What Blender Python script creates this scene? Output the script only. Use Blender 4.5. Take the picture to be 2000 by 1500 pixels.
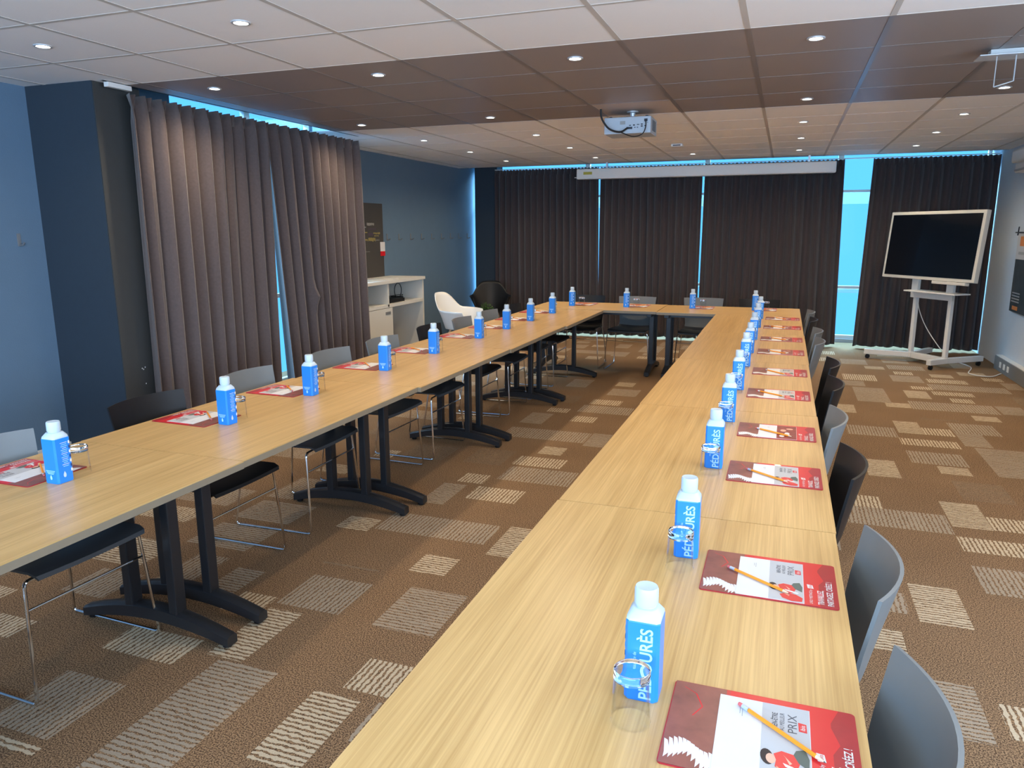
import bpy, bmesh, math, random
from mathutils import Vector, Matrix, Euler
PI = math.pi
random.seed(7)
scn = bpy.context.scene
for o in list(bpy.data.objects):
    bpy.data.objects.remove(o)

# ------------------------------------------------------------------ camera
CAM_H = 1.53
yaw, pitch, roll = -0.3485, -0.2025, -0.0035
fwd = Vector((math.sin(yaw) * math.cos(pitch), math.cos(yaw) * math.cos(pitch), math.sin(pitch)))
rt = Vector((math.cos(yaw), -math.sin(yaw), 0))
up = rt.cross(fwd)
r2 = math.cos(roll) * rt + math.sin(roll) * up
u2 = -math.sin(roll) * rt + math.cos(roll) * up
cam_data = bpy.data.cameras.new('camera')
cam = bpy.data.objects.new('camera', cam_data)
scn.collection.objects.link(cam)
M = Matrix((r2, u2, -fwd)).transposed().to_4x4()
M.translation = Vector((0, 0, CAM_H))
cam.matrix_world = M
cam_data.sensor_fit = 'HORIZONTAL'
cam_data.sensor_width = 36.0
cam_data.lens = 1452 / 2000 * 36.0
cam_data.clip_start = 0.02
scn.camera = cam

# ------------------------------------------------------------------ world, daylight, exposure
scn.view_settings.view_transform = 'Standard'
scn.view_settings.look = 'None'
scn.view_settings.exposure = 1.25
scn.view_settings.gamma = 1.0
scn.view_settings.use_curve_mapping = False
w = bpy.data.worlds.new('sky')
scn.world = w
w.use_nodes = True
bg = w.node_tree.nodes['Background']
bg.inputs[0].default_value = (0.09, 0.44, 1.0, 1)
bg.inputs[1].default_value = 0.72
SPOT_W = 13.0
SPOT_COL = (1.0, 0.80, 0.56)
DAY_W = 170.0
DAY_COL = (0.50, 0.72, 1.0)

def area(name, loc, direction, sx, sy, energy, col):
    l = bpy.data.lights.new(name, 'AREA')
    l.shape = 'RECTANGLE'
    l.size, l.size_y = sx, sy
    l.energy = energy
    l.color = col
    o = bpy.data.objects.new(name, l)
    scn.collection.objects.link(o)
    o.location = loc
    o.rotation_euler = Vector(direction).to_track_quat('-Z', 'Y').to_euler()
    return o
# daylight outside the window behind the camera, and outside the far and left windows
area('daylight_near', (-0.9, -2.45, 1.55), (0, 1, 0.5), 5.6, 1.6, DAY_W, DAY_COL)
area('added_fill_right', (2.62, 0.9, 1.6), (-1, 0, 0.6), 4.6, 1.2, 80, (0.72, 0.84, 1.0))  # added unseen fill from the right, aimed up to brighten the ceiling
area('daylight_far', (-0.9, 12.7, 4.3), (0, -1, -1.5), 7.0, 2.4, 2000, (0.30, 0.66, 1.0))
area('daylight_left', (-6.1, 5.7, 4.2), (1, 0, -1.5), 2.6, 2.2, 450, (0.3, 0.64, 1.0))

# ------------------------------------------------------------------ materials
MATS = {}
def mat(name, col=(0.5, 0.5, 0.5), rough=0.5, metal=0.0, spec=0.5, emit=None, es=0.0, noise=0.0, nscale=20.0, bump=0.0, bscale=200.0, coat=0.0):
    if name in MATS:
        return MATS[name]
    m = bpy.data.materials.new(name)
    m.use_nodes = True
    nt = m.node_tree
    b = nt.nodes['Principled BSDF']
    b.inputs['Base Color'].default_value = (*col, 1)
    b.inputs['Roughness'].default_value = rough
    b.inputs['Metallic'].default_value = metal
    b.inputs['Specular IOR Level'].default_value = spec
    b.inputs['Coat Weight'].default_value = coat
    if emit:
        b.inputs['Emission Color'].default_value = (*emit, 1)
        b.inputs['Emission Strength'].default_value = es
    tc = None
    if noise > 0 or bump > 0:
        tc = nt.nodes.new('ShaderNodeTexCoord')
    if noise > 0:
        n = nt.nodes.new('ShaderNodeTexNoise')
        n.inputs['Scale'].default_value = nscale
        n.inputs['Detail'].default_value = 4
        nt.links.new(tc.outputs['Object'], n.inputs['Vector'])
        mx = nt.nodes.new('ShaderNodeMix')
        mx.data_type = 'RGBA'
        mx.inputs[6].default_value = (*[c * (1 - noise) for c in col], 1)
        mx.inputs[7].default_value = (*[min(1, c * (1 + noise)) for c in col], 1)
        nt.links.new(n.outputs['Fac'], mx.inputs[0])
        nt.links.new(mx.outputs[2], b.inputs['Base Color'])
    if bump > 0:
        n2 = nt.nodes.new('ShaderNodeTexNoise')
        n2.inputs['Scale'].default_value = bscale
        n2.inputs['Detail'].default_value = 3
        nt.links.new(tc.outputs['Object'], n2.inputs['Vector'])
        bp = nt.nodes.new('ShaderNodeBump')
        bp.inputs['Strength'].default_value = bump
        bp.inputs['Distance'].default_value = 0.002
        nt.links.new(n2.outputs['Fac'], bp.inputs['Height'])
        nt.links.new(bp.outputs['Normal'], b.inputs['Normal'])
    MATS[name] = m
    return m

def wood():
    m = bpy.data.materials.new('oak_laminate')
    m.use_nodes = True
    nt = m.node_tree
    b = nt.nodes['Principled BSDF']
    tc = nt.nodes.new('ShaderNodeTexCoord')
    oi = nt.nodes.new('ShaderNodeObjectInfo')
    mul = nt.nodes.new('ShaderNodeVectorMath'); mul.operation = 'MULTIPLY_ADD'
    mul.inputs[1].default_value = (1, 1, 1)
    cmb = nt.nodes.new('ShaderNodeCombineXYZ')
    s = nt.nodes.new('ShaderNodeMath'); s.operation = 'MULTIPLY'; s.inputs[1].default_value = 13.0
    nt.links.new(oi.outputs['Random'], s.inputs[0])
    nt.links.new(s.outputs[0], cmb.inputs[1]); nt.links.new(s.outputs[0], cmb.inputs[0])
    nt.links.new(tc.outputs['Object'], mul.inputs[0]); nt.links.new(cmb.outputs[0], mul.inputs[2])
    def grain(sx, sy, det):
        mp = nt.nodes.new('ShaderNodeMapping')
        mp.inputs['Scale'].default_value = (sx, sy, 1)
        nt.links.new(mul.outputs[0], mp.inputs['Vector'])
        n = nt.nodes.new('ShaderNodeTexNoise')
        n.inputs['Scale'].default_value = 1.0
        n.inputs['Detail'].default_value = det
        n.inputs['Roughness'].default_value = 0.6
        nt.links.new(mp.outputs[0], n.inputs['Vector'])
        return n
    n1 = grain(1.1, 34, 5); n2 = grain(2.6, 190, 3)
    mx = nt.nodes.new('ShaderNodeMix'); mx.data_type = 'FLOAT'
    mx.inputs[0].default_value = 0.52
    nt.links.new(n1.outputs['Fac'], mx.inputs[2]); nt.links.new(n2.outputs['Fac'], mx.inputs[3])
    cr = nt.nodes.new('ShaderNodeValToRGB')
    cr.color_ramp.elements[0].position = 0.34; cr.color_ramp.elements[0].color = (0.43, 0.252, 0.084, 1)
    cr.color_ramp.elements[1].position = 0.62; cr.color_ramp.elements[1].color = (0.62, 0.395, 0.155, 1)
    nt.links.new(mx.outputs[0], cr.inputs[0])
    nt.links.new(cr.outputs[0], b.inputs['Base Color'])
    b.inputs['Roughness'].default_value = 0.34
    b.inputs['Specular IOR Level'].default_value = 0.55
    bp = nt.nodes.new('ShaderNodeBump'); bp.inputs['Strength'].default_value = 0.12; bp.inputs['Distance'].default_value = 0.001
    nt.links.new(n2.outputs['Fac'], bp.inputs['Height']); nt.links.new(bp.outputs['Normal'], b.inputs['Normal'])
    MATS['wood'] = m
    return m

def carpet(name, kind, direction=0):
    # kind 0: plain pile, 1..3: striped inlay of increasing contrast
    m = bpy.data.materials.new(name)
    m.use_nodes = True
    nt = m.node_tree
    b = nt.nodes['Principled BSDF']
    b.inputs['Roughness'].default_value = 1.0
    b.inputs['Specular IOR Level'].default_value = 0.05
    tc = nt.nodes.new('ShaderNodeTexCoord')
    n = nt.nodes.new('ShaderNodeTexNoise')
    n.inputs['Scale'].default_value = 210; n.inputs['Detail'].default_value = 2
    nt.links.new(tc.outputs['Object'], n.inputs['Vector'])
    cr = nt.nodes.new('ShaderNodeValToRGB')
    cr.color_ramp.elements[0].position = 0.40; cr.color_ramp.elements[0].color = (0.082, 0.049, 0.030, 1)
    cr.color_ramp.elements[1].position = 0.60; cr.color_ramp.elements[1].color = (0.37, 0.23, 0.125, 1)
    nt.links.new(n.outputs['Fac'], cr.inputs[0])
    base = cr.outputs[0]
    nb = nt.nodes.new('ShaderNodeTexNoise'); nb.inputs['Scale'].default_value = 1.7; nb.inputs['Detail'].default_value = 2
    nt.links.new(tc.outputs['Object'], nb.inputs['Vector'])
    if kind:
        mp = nt.nodes.new('ShaderNodeMapping')
        # direction 0: stripes run along x (vary with y), 1: stripes run along y
        mp.inputs['Scale'].default_value = (2.2, 66, 1) if direction == 0 else (66, 2.2, 1)
        nt.links.new(tc.outputs['Object'], mp.inputs['Vector'])
        wv = nt.nodes.new('ShaderNodeTexNoise'); wv.inputs['Scale'].default_value = 1.0; wv.inputs['Detail'].default_value = 1.5
        nt.links.new(mp.outputs[0], wv.inputs['Vector'])
        wave = nt.nodes.new('ShaderNodeTexWave')
        wave.bands_direction = 'Y' if direction == 0 else 'X'
        wave.inputs['Scale'].default_value = 15.0
        wave.inputs['Distortion'].default_value = 2.6
        wave.inputs['Detail'].default_value = 1.0
        wave.inputs['Detail Scale'].default_value = 3.0
        nt.links.new(tc.outputs['Object'], wave.inputs['Vector'])
        av = nt.nodes.new('ShaderNodeMix'); av.data_type = 'FLOAT'; av.inputs[0].default_value = 0.4
        nt.links.new(wave.outputs['Fac'], av.inputs[2]); nt.links.new(wv.outputs['Fac'], av.inputs[3])
        st = nt.nodes.new('ShaderNodeMapRange'); st.interpolation_type = 'SMOOTHSTEP'
        lo, hi = {1: (0.36, 0.60), 2: (0.30, 0.47), 3: (0.35, 0.52)}[kind]
        st.inputs[1].default_value = lo; st.inputs[2].default_value = hi
        nt.links.new(av.outputs[0], st.inputs[0])
        light = {1: (0.24, 0.17, 0.11), 2: (0.37, 0.295, 0.215), 3: (0.56, 0.45, 0.31)}[kind]
        c2 = nt.nodes.new('ShaderNodeMix'); c2.data_type = 'RGBA'
        c2.inputs[6].default_value = (*[c * 0.72 for c in light], 1)
        c2.inputs[7].default_value = (*[c * 1.2 for c in light], 1)
        nt.links.new(n.outputs['Fac'], c2.inputs[0])
        fx = nt.nodes.new('ShaderNodeMix'); fx.data_type = 'RGBA'
        nt.links.new(st.outputs[0], fx.inputs[0])
        nt.links.new(base, fx.inputs[6]); nt.links.new(c2.outputs[2], fx.inputs[7])
        base = fx.outputs[2]
    hv = nt.nodes.new('ShaderNodeHueSaturation')
    mr = nt.nodes.new('ShaderNodeMapRange'); mr.inputs[3].default_value = 0.82; mr.inputs[4].default_value = 1.18
    nt.links.new(nb.outputs['Fac'], mr.inputs[0]); nt.links.new(mr.outputs[0], hv.inputs['Value'])
    nt.links.new(base, hv.inputs['Color']); nt.links.new(hv.outputs[0], b.inputs['Base Color'])
    bp = nt.nodes.new('ShaderNodeBump'); bp.inputs['Strength'].default_value = 0.5; bp.inputs['Distance'].default_value = 0.004
    nt.links.new(n.outputs['Fac'], bp.inputs['Height']); nt.links.new(bp.outputs['Normal'], b.inputs['Normal'])
    return m

def glass_mat(name, thin):
    m = bpy.data.materials.new(name); m.use_nodes = True
    nt = m.node_tree
    for n in list(nt.nodes):
        nt.nodes.remove(n)
    out = nt.nodes.new('ShaderNodeOutputMaterial')
    tr = nt.nodes.new('ShaderNodeBsdfTransparent'); tr.inputs[0].default_value = (0.985, 0.99, 0.99, 1) if thin else (0.93, 0.95, 0.96, 1)
    gl = nt.nodes.new('ShaderNodeBsdfGlossy'); gl.inputs['Roughness'].default_value = 0.03
    lw = nt.nodes.new('ShaderNodeLayerWeight'); lw.inputs[0].default_value = 0.1
    mx = nt.nodes.new('ShaderNodeMixShader')
    mu = nt.nodes.new('ShaderNodeMath'); mu.operation = 'MULTIPLY'; mu.inputs[1].default_value = 0.35
    nt.links.new(lw.outputs['Fresnel'], mu.inputs[0]); nt.links.new(mu.outputs[0], mx.inputs[0])
    nt.links.new(tr.outputs[0], mx.inputs[1]); nt.links.new(gl.outputs[0], mx.inputs[2])
    nt.links.new(mx.outputs[0], out.inputs[0])
    MATS[name] = m
    return m

def real_glass():
    m = bpy.data.materials.new('thick_glass'); m.use_nodes = True
    b = m.node_tree.nodes['Principled BSDF']
    b.inputs['Transmission Weight'].default_value = 1.0
    b.inputs['Roughness'].default_value = 0.0
    b.inputs['IOR'].default_value = 1.48
    b.inputs['Base Color'].default_value = (0.98, 0.99, 1, 1)
    MATS['thick_glass'] = m
    return m

def fabric(name, col):
    m = mat(name, col, 0.9, spec=0.2, noise=0.18, nscale=60, bump=0.25, bscale=900)
    m.node_tree.nodes['Principled BSDF'].inputs['Sheen Weight'].default_value = 0.25
    m.node_tree.nodes['Principled BSDF'].inputs['Sheen Roughness'].default_value = 0.5
    return m

wood(); glass_mat('window_glass', True); glass_mat('tumbler_glass', True); real_glass()
mat('edge', (0.215, 0.17, 0.115), 0.5, noise=0.08)
mat('black_metal', (0.016, 0.017, 0.02), 0.38)
mat('chrome', (0.78, 0.78, 0.78), 0.12, metal=1.0)
mat('grey_plastic', (0.155, 0.165, 0.165), 0.42, noise=0.04)
mat('seat_dark', (0.035, 0.038, 0.042), 0.4)
mat('black_plastic', (0.006, 0.006, 0.007), 0.45, spec=0.35)
mat('white_plastic', (0.72, 0.71, 0.68), 0.35)
mat('white_paint', (0.66, 0.64, 0.60), 0.55, noise=0.03)
mat('carton_blue', (0.012, 0.215, 0.74), 0.35, coat=0.2)
mat('carton_white', (0.50, 0.60, 0.68), 0.4)
mat('letter_blue', (0.42, 0.72, 0.95), 0.45)
mat('letter_dark', (0.02, 0.05, 0.16), 0.5)
mat('letter_white', (0.70, 0.69, 0.68), 0.5)
mat('cover_red', (0.62, 0.012, 0.02), 0.33, coat=0.2)
mat('cover_maroon', (0.36, 0.012, 0.022), 0.33, coat=0.2, noise=0.15, nscale=30)
mat('print_brown', (0.24, 0.075, 0.055), 0.35, noise=0.55, nscale=22, coat=0.2)
mat('paper', (0.66, 0.655, 0.65), 0.6)
mat('paper_grey', (0.46, 0.455, 0.455), 0.6)
mat('print_dark', (0.22, 0.03, 0.025), 0.45, noise=0.7, nscale=60)
mat('ink', (0.09, 0.09, 0.10), 0.6)
mat('poster_green', (0.10, 0.12, 0.10), 0.6)
mat('skin', (0.72, 0.40, 0.28), 0.6)
mat('hair', (0.03, 0.02, 0.02), 0.6)
mat('pencil_orange', (0.85, 0.27, 0.015), 0.35)
mat('ferrule', (0.62, 0.70, 0.82), 0.3, metal=0.6)
mat('eraser', (0.62, 0.12, 0.12), 0.7)
mat('pencil_wood', (0.72, 0.52, 0.33), 0.6)
mat('graphite', (0.05, 0.05, 0.05), 0.4)
mat('wall_blue', (0.105, 0.175, 0.255), 0.75, noise=0.05, nscale=9, bump=0.5, bscale=130)
mat('wall_navy', (0.020, 0.033, 0.048), 0.8, noise=0.06, bump=0.3, bscale=130)
mat('wall_taupe', (0.040, 0.040, 0.038), 0.8, noise=0.06, bump=0.3, bscale=130)
mat('wall_white', (0.50, 0.55, 0.60), 0.8, noise=0.03, bump=0.3, bscale=130)
mat('tile_white', (0.84, 0.82, 0.80), 0.7, noise=0.035, nscale=300)
mat('tile_brown', (0.27, 0.225, 0.205), 0.42, noise=0.05, nscale=200)
mat('tile_tan', (0.45, 0.37, 0.32), 0.5)
mat('bar_grey', (0.55, 0.51, 0.46), 0.4)
mat('bar_brown', (0.20, 0.17, 0.155), 0.33)
mat('gap_dark', (0.02, 0.02, 0.02), 0.9)
fabric('curtain', (0.098, 0.074, 0.070)); fabric('curtain_shaded', (0.052, 0.039, 0.041))  # second is the same fabric, dimness of the far end put into its colour
mat('aluminium', (0.60, 0.62, 0.64), 0.35, metal=0.4)
mat('screen_black', (0.004, 0.006, 0.010), 0.12, coat=0.3)
mat('tv_frame', (0.62, 0.60, 0.54), 0.4)
mat('yellow', (0.45, 0.38, 0.03), 0.5)
mat('plant', (0.05, 0.14, 0.012), 0.6, noise=0.5, nscale=80)
mat('poster_taupe', (0.050, 0.047, 0.044), 0.6)
mat('poster_dark', (0.035, 0.04, 0.04), 0.5, noise=0.8, nscale=9)
mat('orange', (0.60, 0.20, 0.05), 0.5)
mat('purple', (0.07, 0.045, 0.09), 0.6)
mat('word_yellow', (0.33, 0.26, 0.08), 0.6)
mat('word_grey', (0.30, 0.30, 0.29), 0.6)
mat('clear_acrylic', (0.9, 0.95, 0.95), 0.1)
mat('lamp', (1, 1, 1), 0.5, emit=(1.0, 0.93, 0.78), es=9.0)
mat('louver', (0.16, 0.17, 0.18), 0.6)
mat('dark_port', (0.01, 0.01, 0.02), 0.5)
mat('projector_white', (0.42, 0.47, 0.52), 0.4)
mat('cable_black', (0.01, 0.01, 0.01), 0.45)
mat('facade', (0.45, 0.6, 0.68), 0.8)

# ------------------------------------------------------------------ mesh building
class MB:
    def __init__(self):
        self.v = []; self.f = []; self.mi = []; self.mats = []; self.sm = []
    def m(self, name):
        if name not in self.mats:
            self.mats.append(name)
        return self.mats.index(name)
    def add(self, vs, fs, mt, smooth=False):
        k = len(self.v); i = self.m(mt)
        self.v += [tuple(p) for p in vs]
        for f in fs:
            self.f.append([k + a for a in f]); self.mi.append(i); self.sm.append(smooth)
        return self
    def quad(self, a, b, c, d, mt):
        return self.add([a, b, c, d], [(0, 1, 2, 3)], mt)
    def box(self, x0, x1, y0, y1, z0, z1, mt, bev=0.0, T=None):
        if bev <= 0:
            vs = [(x, y, z) for z in (z0, z1) for y in (y0, y1) for x in (x0, x1)]
            fs = [(0, 2, 3, 1), (4, 5, 7, 6), (0, 1, 5, 4), (2, 6, 7, 3), (0, 4, 6, 2), (1, 3, 7, 5)]
        else:
            bm = bmesh.new()
            bmesh.ops.create_cube(bm, size=1)
            for v in bm.verts:
                v.co = Vector(((x0 + x1) / 2 + v.co.x * (x1 - x0), (y0 + y1) / 2 + v.co.y * (y1 - y0), (z0 + z1) / 2 + v.co.z * (z1 - z0)))
            bmesh.ops.bevel(bm, geom=list(bm.edges) + list(bm.verts), offset=bev, segments=2, affect='EDGES', profile=0.6)
            bm.verts.index_update()
            vs = [v.co.copy() for v in bm.verts]; fs = [tuple(v.index for v in f.verts) for f in bm.faces]
            bm.free()
        if T is not None:
            vs = [T @ Vector(p) for p in vs]
        return self.add(vs, fs, mt, False)
    def tube(self, pts, r, mt, n=8, cap=True, flat=1.0, closed=False):
        pts = [Vector(p) for p in pts]
        rs = r if isinstance(r, (list, tuple)) else [r] * len(pts)
        vs = []; fs = []
        prev = None
        for i, p in enumerate(pts):
            a = pts[i - 1] if i else p; c = pts[i + 1] if i < len(pts) - 1 else p
            if closed:
                a = pts[i - 1]; c = pts[(i + 1) % len(pts)]
            t = (c - a).normalized()
            if prev is None:
                h = Vector((0, 0, 1)) if abs(t.z) < 0.9 else Vector((1, 0, 0))
                s = t.cross(h).normalized()
            else:
                s = (prev - t * prev.dot(t)).normalized()
            prev = s
            q = t.cross(s)
            for k in range(n):
                an = 2 * PI * k / n
                vs.append(p + s * math.cos(an) * rs[i] + q * math.sin(an) * rs[i] * flat)
        L = len(pts)
        for i in range(L if closed else L - 1):
            j = (i + 1) % L
            for k in range(n):
                fs.append((i * n + k, i * n + (k + 1) % n, j * n + (k + 1) % n, j * n + k))
        if cap and not closed:
            fs.append(tuple(range(n - 1, -1, -1))); fs.append(tuple((L - 1) * n + k for k in range(n)))
        return self.add(vs, fs, mt, True)
    def lathe(self, prof, mt, n=24, c=(0, 0, 0), cap=True, T=None, sq=0.0):
        vs = []; fs = []
        for (r, z) in prof:
            for k in range(n):
                an = 2 * PI * k / n
                vs.append(Vector((c[0] + r * math.cos(an), c[1] + r * math.sin(an), c[2] + z)))
        if T is not None:
            vs = [T @ p for p in vs]
        for i in range(len(prof) - 1):
            for k in range(n):
                fs.append((i * n + k, i * n + (k + 1) % n, (i + 1) * n + (k + 1) % n, (i + 1) * n + k))
        if cap:
            fs.append(tuple(range(n - 1, -1, -1))); fs.append(tuple((len(prof) - 1) * n + k for k in range(n)))
        return self.add(vs, fs, mt, True)
    def poly(self, pts, z, mt, h=0.0):
        n = len(pts)
        vs = [(p[0], p[1], z) for p in pts]
        fs = [tuple(range(n))]
        if h > 0:
            vs += [(p[0], p[1], z - h) for p in pts]
            fs.append(tuple(range(2 * n - 1, n - 1, -1)))
            fs += [(i, n + i, n + (i + 1) % n, (i + 1) % n) for i in range(n)]
        return self.add(vs, fs, mt)
    def grid(self, fn, nu, nv, mt, smooth=True):
        vs = [fn(i / nu, j / nv) for j in range(nv + 1) for i in range(nu + 1)]
        fs = [(j * (nu + 1) + i, j * (nu + 1) + i + 1, (j + 1) * (nu + 1) + i + 1, (j + 1) * (nu + 1) + i) for j in range(nv) for i in range(nu)]
        return self.add(vs, fs, mt, smooth)
    def mesh(self, name):
        me = bpy.data.meshes.new(name)
        me.from_pydata([tuple(p) for p in self.v], [], self.f)
        for nm in self.mats:
            me.materials.append(MATS[nm])
        me.polygons.foreach_set('material_index', self.mi)
        me.polygons.foreach_set('use_smooth', self.sm)
        me.update()
        if any(self.sm):
            try:
                me.set_sharp_from_angle(angle=math.radians(42))
            except Exception:
                pass
        return me
    def build(self, name, parent=None, loc=None, rz=None):
        o = bpy.data.objects.new(name, self.mesh(name))
        scn.collection.objects.link(o)
        if parent: o.parent = parent
        if loc: o.location = loc
        if rz is not None: o.rotation_euler = (0, 0, rz)
        return o

def tag(o, label, cat, group=None, kind=None):
    o['label'] = label; o['category'] = cat
    if group: o['group'] = group
    if kind: o['kind'] = kind
    return o
def thing(name, label, cat, loc=(0, 0, 0), rz=0.0, group=None):
    o = bpy.data.objects.new(name, None)
    scn.collection.objects.link(o)
    o.location = loc; o.rotation_euler = (0, 0, rz); o.empty_display_size = 0.05
    return tag(o, label, cat, group)
def struct(mb, name, parent=None):
    o = mb.build(name, parent)
    if parent is None: o['kind'] = 'structure'
    return o
def copy_tree(o, parent=None):
    c = o.copy(); scn.collection.objects.link(c); c.parent = parent
    for ch in [x for x in KIDS.get(o.name, [])]:
        copy_tree(ch, c)
    return c
KIDS = {}
def index_kids():
    KIDS.clear()
    for o in bpy.data.objects:
        if o.parent: KIDS.setdefault(o.parent.name, []).append(o)

FONTS = {}
def text_geo(txt, size, bold=0.0):
    key = (txt, size, bold)
    if key in FONTS: return FONTS[key]
    cu = bpy.data.curves.new('t', 'FONT')
    cu.body = txt; cu.size = size; cu.offset = bold; cu.resolution_u = 3
    ob = bpy.data.objects.new('t', cu)
    scn.collection.objects.link(ob)
    dg = bpy.context.evaluated_depsgraph_get()
    me = bpy.data.meshes.new_from_object(ob.evaluated_get(dg))
    vs = [v.co.copy() for v in me.vertices]; fs = [tuple(p.vertices) for p in me.polygons]
    bpy.data.objects.remove(ob); bpy.data.curves.remove(cu); bpy.data.meshes.remove(me)
    x0 = min(v.x for v in vs); x1 = max(v.x for v in vs)
    vs = [Vector((v.x - x0, v.y, 0)) for v in vs]
    FONTS[key] = (vs, fs, x1 - x0)
    return FONTS[key]
def add_text(mb, txt, size, mt, origin, right, upv, width=None, bold=0.0, center=False):
    vs, fs, wd = text_geo(txt, size, bold)
    sx = (width / wd) if width else 1.0
    right = Vector(right); upv = Vector(upv); origin = Vector(origin)
    if center: origin = origin - right * (wd * sx / 2)
    mb.add([origin + right * (v.x * sx) + upv * v.y for v in vs], fs, mt)
    return wd * sx

# ------------------------------------------------------------------ room shell
CEIL = 2.439
XL, XR, YN, YB = -4.6, 2.36, -2.3, 11.2
PATCHES = [(-1.33,1.95,-1.15,2.14,1,3),(-1.17,1.72,-0.98,1.92,1,2),(-1.41,1.55,-1.23,1.91,0,3),(-1.45,2.34,-1.18,2.69,0,2),(-1.54,2.83,-1.36,3.02,0,3),(-1.92,2.37,-1.62,2.65,1,2),(-1.96,2.76,-1.66,2.79,0,1),(-1.92,1.96,-1.76,2.33,0,3),(-1.85,1.31,-1.59,1.95,0,2),(-2.11,2.25,-1.94,2.41,1,3),(-2.3,2.38,-2.15,2.6,0,2),(-2.33,1.86,-1.99,2.03,1,3),(-2.31,1.41,-2.04,1.71,1,2),(-2.89,2.15,-2.65,2.38,1,2),(-3.25,1.96,-3.06,2.09,1,3),(-2.96,1.79,-2.73,1.92,1,3),(-2.22,1.34,-2.02,1.38,0,3),(-1.94,3.21,-1.32,3.46,1,2),(-1.27,3.11,-1.15,3.48,0,3),(-2.15,3.16,-1.96,3.33,0,3),(-1.9,3.65,-1.75,4.0,0,2),(-1.84,4.05,-1.67,4.22,1,3),(-1.68,3.79,-1.37,4.01,1,3),(-1.62,4.17,-1.16,4.45,1,2),(-1.64,4.49,-1.3,4.69,1,3),(-1.97,4.43,-1.7,4.77,0,1),(-1.55,4.78,-1.38,4.97,0,3),(-1.96,5.13,-1.31,5.41,1,2),(-1.3,5.07,-1.15,5.43,0,2),(-1.58,5.73,-1.38,5.92,1,3),(-1.96,5.56,-1.77,5.92,0,2),(-2.44,4.41,-2.12,4.72,1,1),(-2.62,4.35,-2.47,4.51,1,3),(-2.8,3.93,-2.58,4.1,0,3),(-2.0,7.07,-1.79,7.47,0,2),(-1.53,7.25,-1.35,7.45,0,3),(-1.52,6.81,-1.24,7.12,0,2),(-1.58,6.39,-1.31,6.59,1,3),(-1.61,6.07,-1.16,6.34,1,2),(-1.93,6.36,-1.71,6.67,0,1),(-1.86,5.99,-1.68,6.14,1,3),(-1.57,7.45,-1.35,7.73,0,1),(-2.62,9.53,-2.44,9.85,0,2),(-2.51,9.14,-1.81,9.39,1,2),(-2.23,8.74,-2.05,8.95,0,3),(-1.71,9.47,-1.44,10.03,1,2),(-1.98,9.04,-1.79,9.39,0,2),(0.66,8.36,0.98,8.7,1,3),(0.71,7.31,0.99,7.98,0,2),(0.64,8.04,0.84,8.31,0,2),(0.93,7.14,1.14,7.33,0,3),(1.13,7.12,1.8,7.46,1,2),(1.13,8.41,1.42,8.78,0,2),(0.93,9.1,1.13,9.29,0,3),(0.7,9.37,0.98,9.73,0,2),(1.54,8.77,1.75,8.97,0,3),(1.46,8.46,1.83,8.67,1,3),(1.43,8.09,2.11,8.37,1,2),(1.16,7.61,1.36,7.96,0,3),(1.25,8.05,1.44,8.2,1,3),(1.41,7.82,1.75,7.99,1,3),(0.91,6.22,1.09,6.61,0,3),(1.09,6.22,1.3,6.44,1,3),(1.31,6.34,1.63,6.68,1,2),(1.55,6.83,1.74,7.01,0,3),(0.54,6.06,0.89,6.36,1,2),(0.89,5.87,1.27,6.06,1,3),(0.89,5.41,1.23,5.71,1,2),(0.59,5.02,0.78,5.41,0,3),(1.03,5.21,1.21,5.38,0,3),(1.31,5.97,1.49,6.34,0,2),(1.36,5.26,1.71,5.94,0,2),(1.82,7.14,2.02,7.47,0,2),(0.49,6.8,0.66,7.12,0,3),(1.13,6.74,1.42,6.79,0,1),(2.13,8.32,2.28,8.66,0,2),(1.16,9.59,1.44,9.88,0,2),(1.17,9.16,1.54,9.44,1,2),(1.06,4.72,1.33,5.08,0,1),(0.39,4.4,0.61,4.61,1,3),(0.41,4.13,0.91,4.41,1,2),(0.92,4.25,1.11,4.65,0,3),(1.11,4.26,1.35,4.46,1,3),(0.91,3.92,1.24,4.11,1,3),(0.9,3.46,1.13,3.75,1,2),(0.6,3.1,0.79,3.46,0,3),(0.4,2.83,0.52,3.0,0,3),(0.54,2.36,0.7,2.68,0,2),(0.75,2.41,0.89,2.6,1,3),(0.48,3.15,0.57,3.34,1,2),(0.2,3.73,0.35,3.94,1,2)]
PATCHES += [(1.84, 8.98, 2.1, 9.2, 0, 3)]
def add_random_patches():
    rnd = random.Random(3)
    zones = [(-4.55, -2.3, -2.2, 9.9), (-4.5, 2.2, 8.6, 10.6), (-2.2, 0.2, -2.2, 1.2), (0.2, 2.3, -2.2, 2.3), (1.0, 2.3, 2.0, 8.0)]
    for (x0, x1, y0, y1) in zones:
        for _ in range(int((x1 - x0) * (y1 - y0) * 16)):
            dx = rnd.choice([0.18, 0.18, 0.36, 0.54]); dy = rnd.choice([0.18, 0.36, 0.36]) if dx < 0.3 else rnd.choice([0.18, 0.27])
            x = x0 + rnd.random() * (x1 - x0 - dx); y = y0 + rnd.random() * (y1 - y0 - dy)
            if any(x < p[2] + .03 and x + dx > p[0] - .03 and y < p[3] + .03 and y + dy > p[1] - .03 for p in PATCHES):
                continue
            if x > XR - .05 - dx: continue
            PATCHES.append((x, y, x + dx, y + dy, rnd.choice([0, 1]), rnd.choice([1, 2, 2, 3])))
add_random_patches()
MATS['carpet'] = carpet('carpet', 0)
for d in (0, 1):
    for k in (1, 2, 3):
        MATS['carpet_%d%d' % (d, k)] = carpet('carpet_inlay_%d%d' % (d, k), k, d)
fl = MB()
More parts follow.
